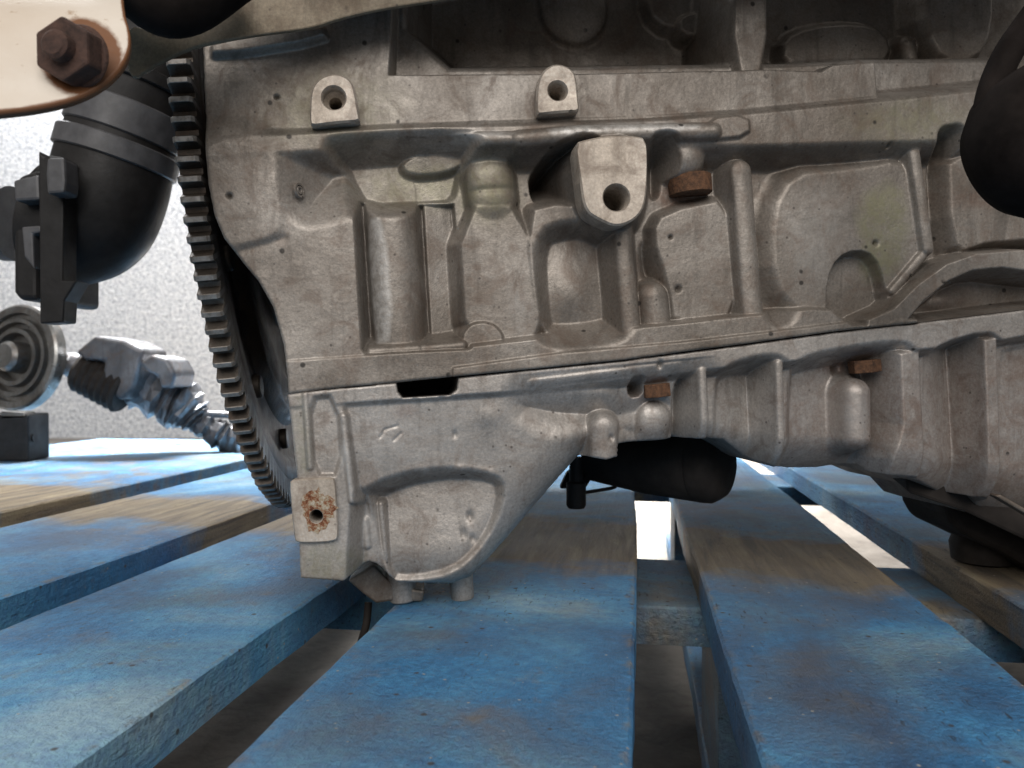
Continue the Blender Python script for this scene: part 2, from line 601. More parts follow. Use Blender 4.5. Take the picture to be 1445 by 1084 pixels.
def chaikin(p, n):
    p = np.asarray(p, float)
    for _ in range(n):
        q = np.roll(p, -1, 0)
        p = np.stack([0.75 * p + 0.25 * q, 0.25 * p + 0.75 * q], 1).reshape(-1, 2)
    return p


def sd_poly(px, pz, poly):
    d = np.full(px.shape, 1e9)
    sgn = np.ones(px.shape)
    n = len(poly)
    for i in range(n):
        a, b = poly[i], poly[i - 1]
        ex, ez = b[0] - a[0], b[1] - a[1]
        wx, wz = px - a[0], pz - a[1]
        t = np.clip((wx * ex + wz * ez) / (ex * ex + ez * ez + 1e-12), 0, 1)
        d = np.minimum(d, (wx - ex * t) ** 2 + (wz - ez * t) ** 2)
        c1, c2, c3 = pz >= a[1], pz < b[1], ex * wz > ez * wx
        fl = (c1 & c2 & c3) | (~c1 & ~c2 & ~c3)
        sgn = np.where(fl, -sgn, sgn)
    return sgn * np.sqrt(d)


def smax(a, b, k):
    h = np.clip(0.5 + 0.5 * (a - b) / k, 0, 1)
    return b + (a - b) * h + k * h * (1 - h)


def smin(a, b, k):
    return -smax(-a, -b, k)


def vnoise(shape, cell, seed):
    r = np.random.default_rng(seed)
    n0, n1 = int(shape[0] / cell) + 4, int(shape[1] / cell) + 4
    g = r.normal(size=(n0, n1))
    i, j = np.arange(shape[0]) / cell, np.arange(shape[1]) / cell
    i0, j0 = i.astype(int), j.astype(int)
    fi, fj = i - i0, j - j0
    fi, fj = (fi * fi * (3 - 2 * fi))[:, None], (fj * fj * (3 - 2 * fj))[None, :]
    a = g[i0][:, j0]; b = g[i0 + 1][:, j0]; c = g[i0][:, j0 + 1]; d = g[i0 + 1][:, j0 + 1]
    return (a * (1 - fi) + b * fi) * (1 - fj) + (c * (1 - fi) + d * fi) * fj


class Relief:
    """a cast wall: height h above the engine's side plane over a fine grid, closed to a solid body"""
    def __init__(s, x0, x1, z0, z1, step, base):
        s.step = step
        s.x = np.arange(x0, x1 + step, step)
        s.z = np.arange(z0, z1 + step, step)
        s.X, s.Z = np.meshgrid(s.x, s.z)
        s.H = np.full(s.X.shape, float(base))
        s.stain = np.zeros(s.X.shape + (3,))

    def win(s, p, m):
        x0, x1 = np.searchsorted(s.x, [p[:, 0].min() - m, p[:, 0].max() + m])
        z0, z1 = np.searchsorted(s.z, [p[:, 1].min() - m, p[:, 1].max() + m])
        return slice(max(z0, 0), z1), slice(max(x0, 0), x1)

    def poly(s, px, h, c):
        p = np.array([L(u, v, h) for (u, v) in px])
        return chaikin(p, c) if c else p

    def up(s, px, h, slope=3.0, k=2.0, rd=1.0, c=2, m=14, tilt=None):
        p = s.poly(px, h, c)
        w = s.win(p, m)
        X, Z = s.X[w], s.Z[w]
        d = sd_poly(X, Z, p)
        t = np.maximum(d + 0.3 * rd, 0)
        hh = h
        if tilt is not None:        # (dh/dx, dh/dz) about the polygon's middle
            cx, cz = p.mean(0)
            hh = h + tilt[0] * (X - cx) + tilt[1] * (Z - cz)
        s.H[w] = smax(s.H[w], hh - slope * (np.sqrt(t * t + rd * rd) - rd), k)

    def down(s, px, h, slope=3.0, k=1.6, e=1.2, c=2, depth=8.0, m=8, tilt=None):
        p = s.poly(px, h + depth * 0.7, c)
        w = s.win(p, m)
        X, Z = s.X[w], s.Z[w]
        d = sd_poly(X, Z, p)
        t = np.maximum(d + depth / slope, 0)
        hh = h
        if tilt is not None:
            cx, cz = p.mean(0)
            hh = h + tilt[0] * (X - cx) + tilt[1] * (Z - cz)
        s.H[w] = smin(s.H[w], hh + slope * (np.sqrt(t * t + e * e) - e), k)

    def rod(s, a, b, r, top, k=1.5, m=6, flat=1.0, ra=None):
        """half round bar between two pixels, radius in millimetres, crown at height top"""
        p0, p1 = np.array(L(*a, top)), np.array(L(*b, top))
        w = s.win(np.array([p0, p1]), max(r, ra or 0) + m)
        X, Z = s.X[w], s.Z[w]
        e = p1 - p0
        t = np.clip(((X - p0[0]) * e[0] + (Z - p0[1]) * e[1]) / (e @ e + 1e-9), 0, 1)
        d = np.hypot(X - p0[0] - e[0] * t, Z - p0[1] - e[1] * t)
        R = r if ra is None else r + (ra - r) * t
        c = np.where(d < R, flat * (np.sqrt(np.maximum(R * R - d * d, 0)) - R), -flat * R - 3.0 * (d - R))
        s.H[w] = smax(s.H[w], top + c, k)

    def groove(s, a, b, r, dep, m=3):
        p0, p1 = np.array(L(*a)), np.array(L(*b))
        w = s.win(np.array([p0, p1]), r + m)
        X, Z = s.X[w], s.Z[w]
        e = p1 - p0
        t = np.clip(((X - p0[0]) * e[0] + (Z - p0[1]) * e[1]) / (e @ e + 1e-9), 0, 1)
        d = np.hypot(X - p0[0] - e[0] * t, Z - p0[1] - e[1] * t)
        s.H[w] -= dep * np.exp(-(d / r) ** 2)

    def dome(s, c, rx, rz, amp, hp=0.0):
        p = np.array(L(*c, hp))
        w = s.win(p[None, :], max(rx, rz) * 2.6)
        s.H[w] += amp * np.exp(-((s.X[w] - p[0]) / rx) ** 2 - ((s.Z[w] - p[1]) / rz) ** 2)

    def hole(s, c, r, h, hp):
        p = np.array(L(*c, hp))
        w = s.win(p[None, :], r + 3)
        d = np.hypot(s.X[w] - p[0], s.Z[w] - p[1])
        s.H[w] = np.where(d < r, h, s.H[w])

    def tint(s, ch, c, rx, rz, amp, hp=0.0):
        p = np.array(L(*c, hp))
        d = np.exp(-(((s.X - p[0]) / rx) ** 2 + ((s.Z - p[1]) / rz) ** 2) ** 1.5)
        s.stain[..., ch] = np.maximum(s.stain[..., ch], amp * d)

    def tint_poly(s, ch, px, amp, soft=1.2, hp=0.0):
        p = s.poly(px, hp, 1)
        d = sd_poly(s.X, s.Z, p)
        s.stain[..., ch] = np.maximum(s.stain[..., ch], amp * np.clip(0.5 - d / (2 * soft), 0, 1))

    def rough(s, amp, seed):
        sh = s.H.shape
        s.H += amp * (vnoise(sh, 60, seed) * 1.0 + vnoise(sh, 22, seed + 1) * 0.35 + vnoise(sh, 8, seed + 2) * 0.12 + vnoise(sh, 3, seed + 3) * 0.05)

    def build(s, name, mat, parent, sil_px, back, edge=1.2, c=1, gap=0.0, hsil=0.0):
        sil = s.poly(sil_px, hsil, c) if not isinstance(sil_px, np.ndarray) else sil_px
        d = sd_poly(s.X, s.Z, sil) + gap
        st = s.step
        H = s.H.copy()
        if edge:                                          # rounded outer edge
            t = np.clip(d + edge, 0, edge)
            H -= edge - np.sqrt(np.maximum(edge ** 2 - t ** 2, 0))
        gz, gx = np.gradient(d, st)
        near = (np.abs(d) < 0.75 * st)
        X = np.where(near, s.X - d * gx, s.X)
        Z = np.where(near, s.Z - d * gz, s.Z)
        ok = d < 0.75 * st
        cell = ok[:-1, :-1] & ok[1:, :-1] & ok[1:, 1:] & ok[:-1, 1:]
        idx = np.arange(s.X.size).reshape(s.X.shape)
        q = np.stack([idx[:-1, :-1][cell], idx[:-1, 1:][cell], idx[1:, 1:][cell], idx[1:, :-1][cell]], 1)
        used = np.unique(q)
        remap = np.full(s.X.size, -1)
        remap[used] = np.arange(len(used))
        q = remap[q]
        xv, zv, hv = X.ravel()[used], Z.ravel()[used], H.ravel()[used]
        stn = s.stain.reshape(-1, 3)[used]
        # boundary edges -> side walls down to the back
        e = np.concatenate([q[:, [0, 1]], q[:, [1, 2]], q[:, [2, 3]], q[:, [3, 0]]])
        n = len(used)
        key = e[:, 0].astype(np.int64) * n + e[:, 1]
        rev = e[:, 1].astype(np.int64) * n + e[:, 0]
        be = e[~np.isin(key, rev)]
        bv = np.unique(be)
        bmap = np.full(n, -1)
        bmap[bv] = np.arange(len(bv))
        o1 = n
        xv2 = np.concatenate([xv, xv[bv], xv[bv]])
        zv2 = np.concatenate([zv, zv[bv], zv[bv]])
        hv2 = np.concatenate([hv, hv[bv], np.full(len(bv), back)])
        stn = np.concatenate([stn, stn[bv], stn[bv]])
        A, B = bmap[be[:, 0]], bmap[be[:, 1]]
        wq = np.stack([be[:, 1] * 0 + B + o1, A + o1, A + o1 + len(bv), B + o1 + len(bv)], 1)
        quads = np.concatenate([q, wq])
        P = EO[None] + xv2[:, None] * EX + hv2[:, None] * EN + zv2[:, None] * EU - ER[None]
        bk = EO[None] + sil[:, :1] * EX + back * EN + sil[:, 1:] * EU - ER[None]
        nv, nb = len(P), len(bk)
        P = np.concatenate([P, bk]) * MM
        nq = len(quads)
        me = bpy.data.meshes.new(name)
        me.vertices.add(len(P))
        me.vertices.foreach_set('co', P.astype(np.float32).ravel())
        me.loops.add(nq * 4 + nb)
        li = np.concatenate([quads.ravel(), np.arange(nv, nv + nb)])
        me.loops.foreach_set('vertex_index', li.astype(np.int32))
        me.polygons.add(nq + 1)
        me.polygons.foreach_set('loop_start', np.concatenate([np.arange(nq) * 4, [nq * 4]]).astype(np.int32))
        me.update(calc_edges=True)
        me.polygons.foreach_set('use_smooth', np.concatenate([np.ones(nq, bool), [False]]))
        at_ = me.color_attributes.new('stain', 'FLOAT_COLOR', 'POINT')
        colr = np.zeros((len(P), 4), np.float32)
        colr[:nv, :3] = stn
        colr[:, 3] = 1
        at_.data.foreach_set('color', colr.ravel())
        me.materials.append(M[mat])
        me.update()
        me.validate()
        o = bpy.data.objects.new(name, me)
        C.objects.link(o)
        o.parent = parent
        return o


SEAM = [(407, 556), (480, 547), (560, 540), (646, 531), (760, 520), (880, 508), (961, 497), (1060, 484), (1175, 468), (1282, 457), (1445, 437), (1640, 412)]

# ---- cylinder block wall
B = Relief(-125, 262, -45, 138, 0.4, -13.0)
# upper recess above the slab, with the post, columns and back panels
B.down([(566, -140), (1660, -140), (1660, 92), (1236, 92), (1150, 98), (1080, 100), (820, 103), (566, 107)], -42, slope=3.0, depth=38, c=1, m=30, k=6)
# upper left slab and long slab
B.up([(270, -120), (556, -120), (552, 40), (548, 106), (760, 105), (1040, 100), (1080, 98), (1160, 101), (1175, 92), (1234, 88), (1238, 138), (1040, 160), (560, 180), (400, 190), (280, 196)], -3.0, slope=6, k=1.2, rd=0.6, c=0, m=20)
B.up([(1040, -130), (1078, -130), (1083, 108), (1036, 108)], -9, slope=4, k=4, rd=2, c=1)
B.up([(915, -60), (1030, -60), (1030, 36), (915, 42)], -36, slope=4, k=4, rd=3)
B.up([(960, 20), (1015, 18), (1015, 48), (962, 50)], -33, slope=4, k=3, rd=2)
B.rod((800, -60), (812, 10), 14, -37, k=8, flat=0.4)
B.up([(1110, 42), (1245, 32), (1262, 92), (1105, 100)], -36, slope=3, k=4, rd=3)
B.rod((1285, 60), (1290, 90), 4, -32, k=3)
B.up([(1310, -80), (1400, -80), (1400, 82), (1310, 86)], -28, slope=3, k=3, rd=3)
B.up([(1238, 100), (1380, 82), (1660, 60), (1660, 100), (1375, 122), (1238, 142)], -17, slope=5, k=1.2, rd=1, c=0)
# the long rail below the slab
B.up([(285, 196), (560, 182), (900, 172), (1042, 162), (1240, 143), (1660, 99), (1660, 170), (1380, 196), (1060, 205), (900, 200), (720, 203), (560, 205), (400, 215), (285, 225)], -0.5, slope=2.2, k=2.5, rd=2.5, c=0)
B.rod((570, 196), (745, 194), 2.6, 1.8, k=2)
B.rod((735, 194), (820, 186), 3.2, 3.2, k=2)
B.rod((820, 186), (1010, 183), 3.2, 3.2, k=2)
B.up([(1000, 168), (1056, 163), (1058, 190), (1000, 196)], 1.0, slope=3, k=1, rd=0.8, c=1)
B.up([(300, 60), (452, 36), (458, 52), (300, 76)], 0.5, slope=3, k=1, rd=1, c=1)
# flange wall at the left, rising to the bell housing side, and its slope into the first pocket
B.up([(270, 180), (392, 192), (388, 250), (398, 300), (424, 326), (470, 318), (508, 306), (513, 400), (514, 565), (390, 565), (270, 420)], 0.0, slope=0.75, k=3, rd=3, c=2, m=26)
B.up([(270, 196), (384, 206), (388, 260), (396, 310), (380, 340), (270, 352)], 0.9, slope=1.0, k=2, rd=2, c=2)
B.groove((345, 352), (400, 336), 1.4, 0.5)
# lower block rail above the seam
B.up([(400, 510), (520, 502), (660, 490), (800, 474), (952, 458), (1041, 448), (1148, 437), (1232, 441), (1300, 452), (1660, 406), (1660, 440), (1445, 470), (1175, 490), (880, 530), (400, 580)], 0.6, slope=6, k=0.8, rd=0.7, c=0)
B.up([(640, 520), (800, 498), (960, 484), (1080, 470), (1240, 450), (1300, 452), (1300, 480), (960, 520), (640, 548)], 1.6, slope=3, k=0.5, rd=0.5, c=0)
# first pocket: a broad half column with a narrower one set back beside it
B.down([(510, 288), (640, 288), (656, 486), (522, 492)], -24, slope=6, depth=16, c=0)
B.up([(598, 285), (636, 285), (650, 494), (610, 494)], -15.5, slope=6, k=1.0, rd=0.8, c=0, tilt=(-0.25, 0.0), m=6)
B.rod((549, 262), (564, 486), 9.4, -4.0, k=1.2, flat=0.85)
B.down([(470, 222), (500, 214), (655, 206), (662, 240), (648, 292), (610, 296), (512, 300), (490, 270)], -15, slope=1.8, depth=9, c=1, k=4)
B.rod((524, 497), (588, 493), 1.9, -1.2, k=1.4)
B.rod((592, 493), (652, 488), 1.9, -1.6, k=1.4)
# sloping roof of that pocket, the oval pad and the cast stub
B.up([(566, 232), (600, 216), (650, 214), (660, 226), (630, 242), (580, 246)], -11.5, slope=2, k=1.0, rd=1, tilt=(0, 0.08))
B.rod((693, 250), (696, 276), 9.2, -5.0, k=3.0, flat=0.55)
B.groove((664, 264), (730, 260), 1.2, 0.5)
# plain panel and the half disc at its foot
B.up([(648, 292), (744, 292), (770, 500), (660, 504)], -6.5, slope=2.6, k=2.2, rd=2.0, c=1)
B.up([(652, 478), (662, 460), (682, 455), (702, 462), (712, 482), (690, 496), (660, 496)], -4.6, slope=3, k=0.5, rd=0.5)
# opening left of the big boss
B.down([(742, 258), (790, 232), (822, 232), (822, 278), (756, 300), (744, 290)], -60, slope=9, depth=45, c=2)
# framed pocket under it
B.up([(740, 300), (800, 286), (880, 310), (890, 482), (768, 494)], -6.0, slope=2.6, k=2.0, rd=1.8, c=1)
B.down([(754, 334), (800, 316), (852, 322), (872, 360), (874, 452), (860, 468), (776, 476), (764, 460)], -14.5, slope=1.7, depth=8.5, c=2, k=3)
B.dome((815, 405), 10, 12, 3.0)
# boss pedestal and rib
B.rod((868, 240), (868, 272), 12.5, 4.0, k=4, flat=0.8)
B.up([(815, 198), (912, 190), (914, 285), (880, 322), (830, 300)], 4.5, slope=4, k=3, rd=1.4)
B.rod((880, 312), (893, 478), 3.6, -0.5, k=1.4, flat=0.6)
# hollow and small stub right of the rib
B.down([(902, 338), (932, 344), (940, 392), (912, 404), (900, 380)], -22, slope=2, depth=12, k=3)
B.rod((926, 418), (932, 470), 6.2, -3.0, k=1.4)
# panel with the two drillings
B.up([(938, 300), (1036, 280), (1046, 446), (955, 462), (945, 400), (922, 330)], -7.0, slope=2.6, k=2.2, rd=1.8, c=1)
# rusty stub
B.rod((969, 206), (970, 216), 8.8, -1.0, k=2.0, flat=0.8)
B.down([(912, 226), (934, 222), (934, 282), (914, 284)], -18, slope=2.5, depth=8)
# vertical rib pair
B.rod((1048, 240), (1066, 452), 4.2, -1.5, k=1.0, flat=0.5)
B.down([(1068, 250), (1088, 246), (1094, 436), (1078, 442)], -14.5, slope=1.6, depth=7, k=3)
# wide panel
B.up([(1092, 250), (1210, 240), (1284, 225), (1309, 352), (1255, 408), (1262, 440), (1096, 448)], -6.5, slope=1.3, k=2.4, rd=2.4, c=2)
B.down([(1165, 452), (1167, 396), (1180, 366), (1206, 355), (1230, 364), (1243, 398), (1249, 452)], -12.5, slope=5, depth=6, c=1, k=0.5)
B.rod((1290, 196), (1312, 350), 2.4, -3.4, k=1.2, flat=0.6)
B.rod((1311, 352), (1262, 410), 1.8, -4.6, k=1.0, flat=0.6)
B.down([(1306, 205), (1332, 200), (1338, 366), (1318, 380)], -18, slope=2.6, depth=9, c=1)
# right hand panel
B.up([(1340, 196), (1660, 150), (1660, 350), (1445, 348), (1372, 358), (1346, 340)], -7.0, slope=2.2, k=2, rd=1.6, c=1)
B.down([(1250, 428), (1316, 372), (1380, 350), (1445, 344), (1640, 350), (1640, 358), (1445, 356), (1384, 362), (1320, 392), (1268, 436)], -20, slope=3, depth=12, c=0)
# arch rib and the cavity beneath it
B.down([(1284, 452), (1310, 424), (1342, 397), (1380, 382), (1430, 379), (1500, 386), (1560, 402), (1560, 424), (1445, 434), (1300, 452)], -17, slope=5, depth=16, c=0)
B.up([(1226, 452), (1262, 436), (1297, 401), (1336, 373), (1379, 358), (1445, 353), (1520, 362), (1600, 390), (1600, 414), (1520, 389), (1445, 381), (1415, 377), (1373, 381), (1338, 396), (1304, 424), (1280, 452), (1280, 470), (1226, 476)], 1.6, slope=6, k=0.5, rd=0.6, c=0)
B.dome((1360, 420), 9, 5, 3.0)
B.rough(0.16, 5)
for (u, v, r) in ((470, 138, 6.0), (787, 128, 5.6), (870, 278, 5.4)):
    B.hole((u, v), r, -34, 4 if u > 800 else 0)
for (u, v, r) in ((957, 408, 0.95), (1234, 344, 0.9), (946, 335, 0.6), (1243, 211, 0.7), (331, 284, 0.7), (393, 143, 0.6)):
    B.dome((u, v), r, r, -2.6, -7.5)
# stains of the casting: greenish film, rust runs, rubbed bright metal; highlights painted in too
B.tint_poly(0, [(1218, 280), (1284, 240), (1300, 350), (1252, 404), (1232, 350)], 0.75, 2.5)
B.tint(0, (1290, 170), 24, 8, 0.5)
B.tint(0, (600, 250), 26, 9, 0.45)
B.tint(0, (690, 260), 12, 12, 0.55)
B.tint(0, (470, 150), 22, 14, 0.35)
B.tint(1, (975, 262), 9, 5, 0.8)
B.tint(1, (1400, 275), 14, 4, 0.30)
B.tint(1, (1376, 410), 16, 6, 0.22)
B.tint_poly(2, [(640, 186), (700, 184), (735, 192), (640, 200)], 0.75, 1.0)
B.tint_poly(2, [(770, 182), (890, 172), (985, 176), (980, 188), (860, 190), (780, 197)], 0.95, 1.0)  # highlight along the rail, painted as polished metal
B.tint_poly(2, [(514, 304), (542, 304), (556, 480), (524, 484)], 0.85, 0.8)  # highlight on the left of the half column, painted in
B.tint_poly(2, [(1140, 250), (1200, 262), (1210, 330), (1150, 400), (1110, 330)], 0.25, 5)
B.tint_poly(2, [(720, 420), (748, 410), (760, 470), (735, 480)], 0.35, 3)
BSIL = [(283, 70), (285, 120), (289, 195), (295, 262), (304, 306), (317, 337), (343, 371), (364, 396), (385, 433), (400, 486), (406, 530)] + SEAM + [(1640, -130), (283, -130)]
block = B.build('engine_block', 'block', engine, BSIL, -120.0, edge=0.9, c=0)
tag(block, 'grey cast aluminium cylinder block wall with ribs and pockets')

# ---- bosses with bolt holes
def boss(name, outline, hole, r, h, depth, parent, mat='machined', cham=0.8, rin=None, n=72, label=None, rh=22.0):
    hx, hz = L(*hole, h)
    poly = chaikin([L(u, v, h) for (u, v) in outline], 2)
    ang = np.linspace(0, 2 * math.pi, n, endpoint=False)
    out = []
    for a in ang:                                    # outline resampled around the hole
        best = None
        dx, dz = math.cos(a), math.sin(a)
        for i in range(len(poly)):
            p, q = poly[i - 1], poly[i]
            ex, ez = q - p
            den = dx * ez - dz * ex
            if abs(den) < 1e-9: continue
            wx, wz = p[0] - hx, p[1] - hz
            t = (wx * ez - wz * ex) / den
            s_ = (wx * dz - wz * dx) / den
            if t > 0 and -1e-6 <= s_ <= 1 + 1e-6 and (best is None or t < best): best = t
        out.append(best)
    out = np.array(out)
    rin = rin or r
    rr = np.random.default_rng(int(hx * 10) % 97)
    rings = [(out + 0.0, h - depth), (out, h - cham), (out - cham * 0.9, h), (np.full(n, r + cham * 0.7), h - 0.02), (np.full(n, r), h - cham)]
    if rin < r - 0.1:
        rings += [(np.full(n, r), h - 5.0), (np.full(n, rin), h - 6.5)]
    zz = (h - 7.0) if rin < r - 0.1 else h - 1.6
    while zz > h - rh:                               # the thread
        rings += [(np.full(n, rin), zz), (np.full(n, rin + 0.35), zz - 0.6)]
        zz -= 1.25
    rings.append((np.full(n, rin * 0.9), h - rh - 1))
    mb = MB()
    vs, fs = [], []
    for (rad, hh) in rings:
        for a, q in zip(ang, rad):
            vs.append(eng(hx + q * math.cos(a), hh + rr.normal() * 0.02, hz + q * math.sin(a)))
    for j in range(len(rings) - 1):
        for i in range(n):
            k = (i + 1) % n
            fs.append((j * n + i, j * n + k, (j + 1) * n + k, (j + 1) * n + i))
    fs.append(tuple((len(rings) - 1) * n + i for i in range(n)))
    mb.add(vs, fs)
    o = mb.build(name, mat, parent, ER, smooth=True)
    if label: o['label'] = label
    return o


boss('mounting_boss', [(437, 128), (450, 109), (473, 102), (494, 110), (502, 128), (506, 160), (508, 170), (505, 171), (442, 177), (438, 177), (437, 168)], (471, 138), 3.9, 2.6, 7, block, rin=2.3, label='pale boss with a counterbored hole at upper left')
boss('mounting_boss', [(757, 118), (768, 96), (788, 88), (810, 98), (815, 118), (817, 147), (818, 156), (814, 157), (762, 161), (758, 161), (757, 152)], (787, 128), 3.3, 2.6, 7, block, rin=2.3, label='pale boss with a threaded hole at upper middle')
boss('mounting_boss', [(812, 202), (820, 198), (860, 190), (905, 192), (914, 198), (914, 275), (904, 306), (872, 322), (844, 310), (824, 296), (818, 250)], (870, 279), 4.6, 9.5, 12, block, label='large pale boss with a bolt hole')

# rust collars of the stub, the drilled plug on the slope
mb = MB(); mb.lathe(E(975, 276, -10.5), EU, [(0, 7.4), (0.6, 8.2), (7.0, 8.4), (7.6, 7.6)], 40)
mb.build('rusty_plug', 'rust', block, ER, smooth=True)
p0 = E(421, 269, -2.0)
ax = unit(0.86 * EX + 0.5 * EN)
mb = MB()
mb.lathe(p0, ax, [(0, 2.6), (0.9, 2.6), (0.9, 1.9), (0.2, 1.7), (0.9, 1.4), (0.9, 0.9), (-0.2, 0.6)], 32)
mb.build('drilled_plug', 'block', block, ER, smooth=True)

# ---- oil pan
PN = Relief(-95, 262, -135, 2, 0.4, -9.0)
seam2 = [(u, v + 1.5) for (u, v) in SEAM]
# top rail
PN.up([(395, 540)] + seam2[1:] + [(1660, 450), (1445, 473), (1389, 484), (1246, 497), (1104, 510), (979, 522), (800, 545), (720, 552), (395, 575)], 0.0, slope=3.2, k=1.4, rd=0.7, c=0)
PN.rod((752, 541), (960, 516), 1.6, 1.4, k=1.0)
# broad left face, falling back towards the bottom
PN.up([(400, 545), (720, 540), (850, 560), (850, 640), (690, 830), (640, 860), (520, 860), (480, 700)], -4.5, slope=1.2, k=3, rd=4, c=0, tilt=(-0.02, 0.06), m=25)
PN.dome((690, 588), 4, 4, 0.7)
# right wall of the flange column falls back beside the pad
PN.down([(486, 690), (530, 700), (560, 860), (486, 860)], -20, slope=1.6, depth=14, c=1)
PN.up([(398, 545), (484, 540), (484, 600), (494, 700), (486, 840), (405, 840)], 0.0, slope=2.5, k=1.6, rd=1.2, c=0, m=16)
PN.down([(434, 562), (476, 558), (484, 672), (440, 672)], -1.5, slope=1.5, depth=1.6, c=1, k=0.6, e=0.4)
PN.rod((430, 552), (437, 660), 1.2, 1.2, k=0.8)
PN.rod((484, 588), (497, 706), 1.5, 1.3, k=0.8)
# bowl under the eyebrow, the pillar beside it and the diagonal web
PN.down([(522, 706), (553, 688), (598, 674), (650, 668), (696, 672), (712, 688), (702, 738), (676, 782), (640, 812), (584, 826), (545, 824)], -12.0, slope=2.2, depth=6, c=1, k=2.4, tilt=(0.14, -0.13))
for a, b in zip([(536, 702), (560, 687), (600, 675), (650, 670)], [(560, 687), (600, 675), (650, 670), (692, 673)]):
    PN.groove(a, b, 2.2, -0.8)
PN.rod((514, 700), (527, 816), 4.2, -10.5, k=1.5, flat=0.5)
PN.rod((537, 712), (547, 812), 1.1, -11.0, k=0.8)
PN.rod((514, 735), (518, 770), 1.8, -9.5, k=0.8)
pl = np.array([L(*q) for q in ((840, 632), (783, 697), (725, 766), (690, 806), (668, 828), (640, 838), (560, 838))])
dd = np.full(PN.X.shape, 1e9)
for a, b in zip(pl[:-1], pl[1:]):
    e_ = b - a
    t_ = np.clip(((PN.X - a[0]) * e_[0] + (PN.Z - a[1]) * e_[1]) / (e_ @ e_), 0, 1)
    dd = np.minimum(dd, np.hypot(PN.X - a[0] - e_[0] * t_, PN.Z - a[1] - e_[1] * t_))
t_ = np.clip(15.0 - dd, 0, 14.6)
PN.H -= 0.7 * (15.0 - np.sqrt(225.0 - t_ ** 2))
# pan to the right: pockets, ribs, columns
PN.down([(720, 566), (836, 560), (900, 544), (975, 534), (990, 548), (993, 650), (880, 650), (836, 612), (770, 600)], -13, slope=0.8, depth=8, c=2, k=4)
PN.rod((926, 590), (924, 650), 6.5, -8.5, k=4, flat=0.7)
PN.down([(946, 536), (974, 533), (988, 544), (994, 650), (950, 650)], -19, slope=3.5, depth=12, c=2, k=1.6)
PN.down([(884, 540), (902, 538), (902, 558), (886, 560)], -22, slope=4, depth=14, c=1, k=1)
PN.rod((855, 604), (856, 646), 5.6, -3.0, k=1.6, flat=0.8)
PN.down([(1002, 538), (1020, 519), (1077, 514), (1093, 528), (1099, 730), (1002, 730)], -14.0, slope=2.6, depth=11, c=2, k=4, tilt=(-0.40, 0))
PN.rod((992, 524), (1001, 730), 1.6, -1.2, k=1.0, flat=0.6)
PN.down([(1108, 526), (1126, 508), (1253, 494), (1272, 508), (1280, 730), (1108, 730)], -16.5, slope=2.6, depth=13, c=2, k=4.5, tilt=(-0.12, 0))
PN.rod((1100, 513), (1107, 730), 1.6, -1.0, k=1.0, flat=0.6)
PN.down([(1172, 512), (1194, 508), (1194, 532), (1176, 534)], -22, slope=3, depth=12, c=1, k=2)
PN.rod((1216, 556), (1217, 618), 6.2, -5.0, k=5.0)
PN.up([(1272, 500), (1296, 494), (1309, 740), (1264, 740), (1264, 650), (1276, 600)], -1.6, slope=2.6, k=1.6, rd=1.2, c=0)
PN.down([(1299, 502), (1314, 487), (1376, 480), (1392, 494), (1404, 800), (1312, 800)], -14.0, slope=4.0, depth=12, c=1, k=3, tilt=(-0.62, 0))
PN.up([(1390, 480), (1406, 478), (1415, 800), (1400, 800)], -1.2, slope=4, k=1.0, rd=0.7, c=0)
PN.down([(1410, 496), (1440, 480), (1640, 460), (1640, 830), (1420, 830)], -10, slope=2.6, depth=9, c=2, k=4, tilt=(-0.10, 0))
# underside curves away
gx = np.interp(PN.x, [L(u, v)[0] for (u, v) in ((880, 600), (1000, 590), (1100, 615), (1250, 620), (1400, 650), (1640, 700))],
               [L(u, v)[1] for (u, v) in ((880, 600), (1000, 590), (1100, 615), (1250, 620), (1400, 650), (1640, 700))])
dz = np.clip(gx[None, :] - PN.Z, 0, 40)
wgt = np.clip((PN.X - L(872, 600)[0]) / 6, 0, 1)
PN.H -= wgt * 0.055 * dz ** 2 * (PN.X < L(1262, 600)[0]) + wgt * 0.03 * dz ** 2 * (PN.X >= L(1262, 600)[0])
PN.rough(0.15, 31)
PN.hole((446, 729), 3.3, -30, 1.5)
for (u, v, r, a) in ((664, 731, 1.2, -1.0), (668, 762, 1.0, -0.8), (641, 612, 0.8, -0.8), (655, 756, 1.4, -0.6), (924, 515, 0.9, -2.5), (859, 617, 0.8, -1.6)):
    PN.dome((u, v), r, r * 1.5, a, -8)
for a, b in (((536, 618), (543, 607)), ((543, 607), (560, 602)), ((556, 622), (566, 612))):
    PN.groove(a, b, 0.45, 0.35)
PN.tint_poly(1, [(1110, 520), (1640, 470), (1640, 800), (1300, 680), (1110, 650)], 0.30, 8)
PN.tint(1, (572, 582), 4, 3, 0.35)
PN.tint(1, (1210, 516), 10, 4, 0.5)
PN.tint(1, (925, 560), 7, 3, 0.4)
PN.tint_poly(0, [(430, 768), (484, 766), (520, 800), (486, 822), (424, 815)], 0.45, 2)
PN.tint_poly(0, [(412, 560), (432, 556), (440, 668), (420, 672)], 0.4, 1.5)
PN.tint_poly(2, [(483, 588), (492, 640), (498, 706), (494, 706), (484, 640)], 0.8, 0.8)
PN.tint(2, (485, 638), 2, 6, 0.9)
PN.tint(2, (516, 752), 3, 6, 0.7)  # painted metal glint on the pillar
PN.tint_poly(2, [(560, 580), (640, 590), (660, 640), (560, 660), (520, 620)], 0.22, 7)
PN.tint_poly(2, [(1195, 545), (1232, 545), (1234, 620), (1200, 620)], 0.30, 3)  # paler tint paints the highlight down the column
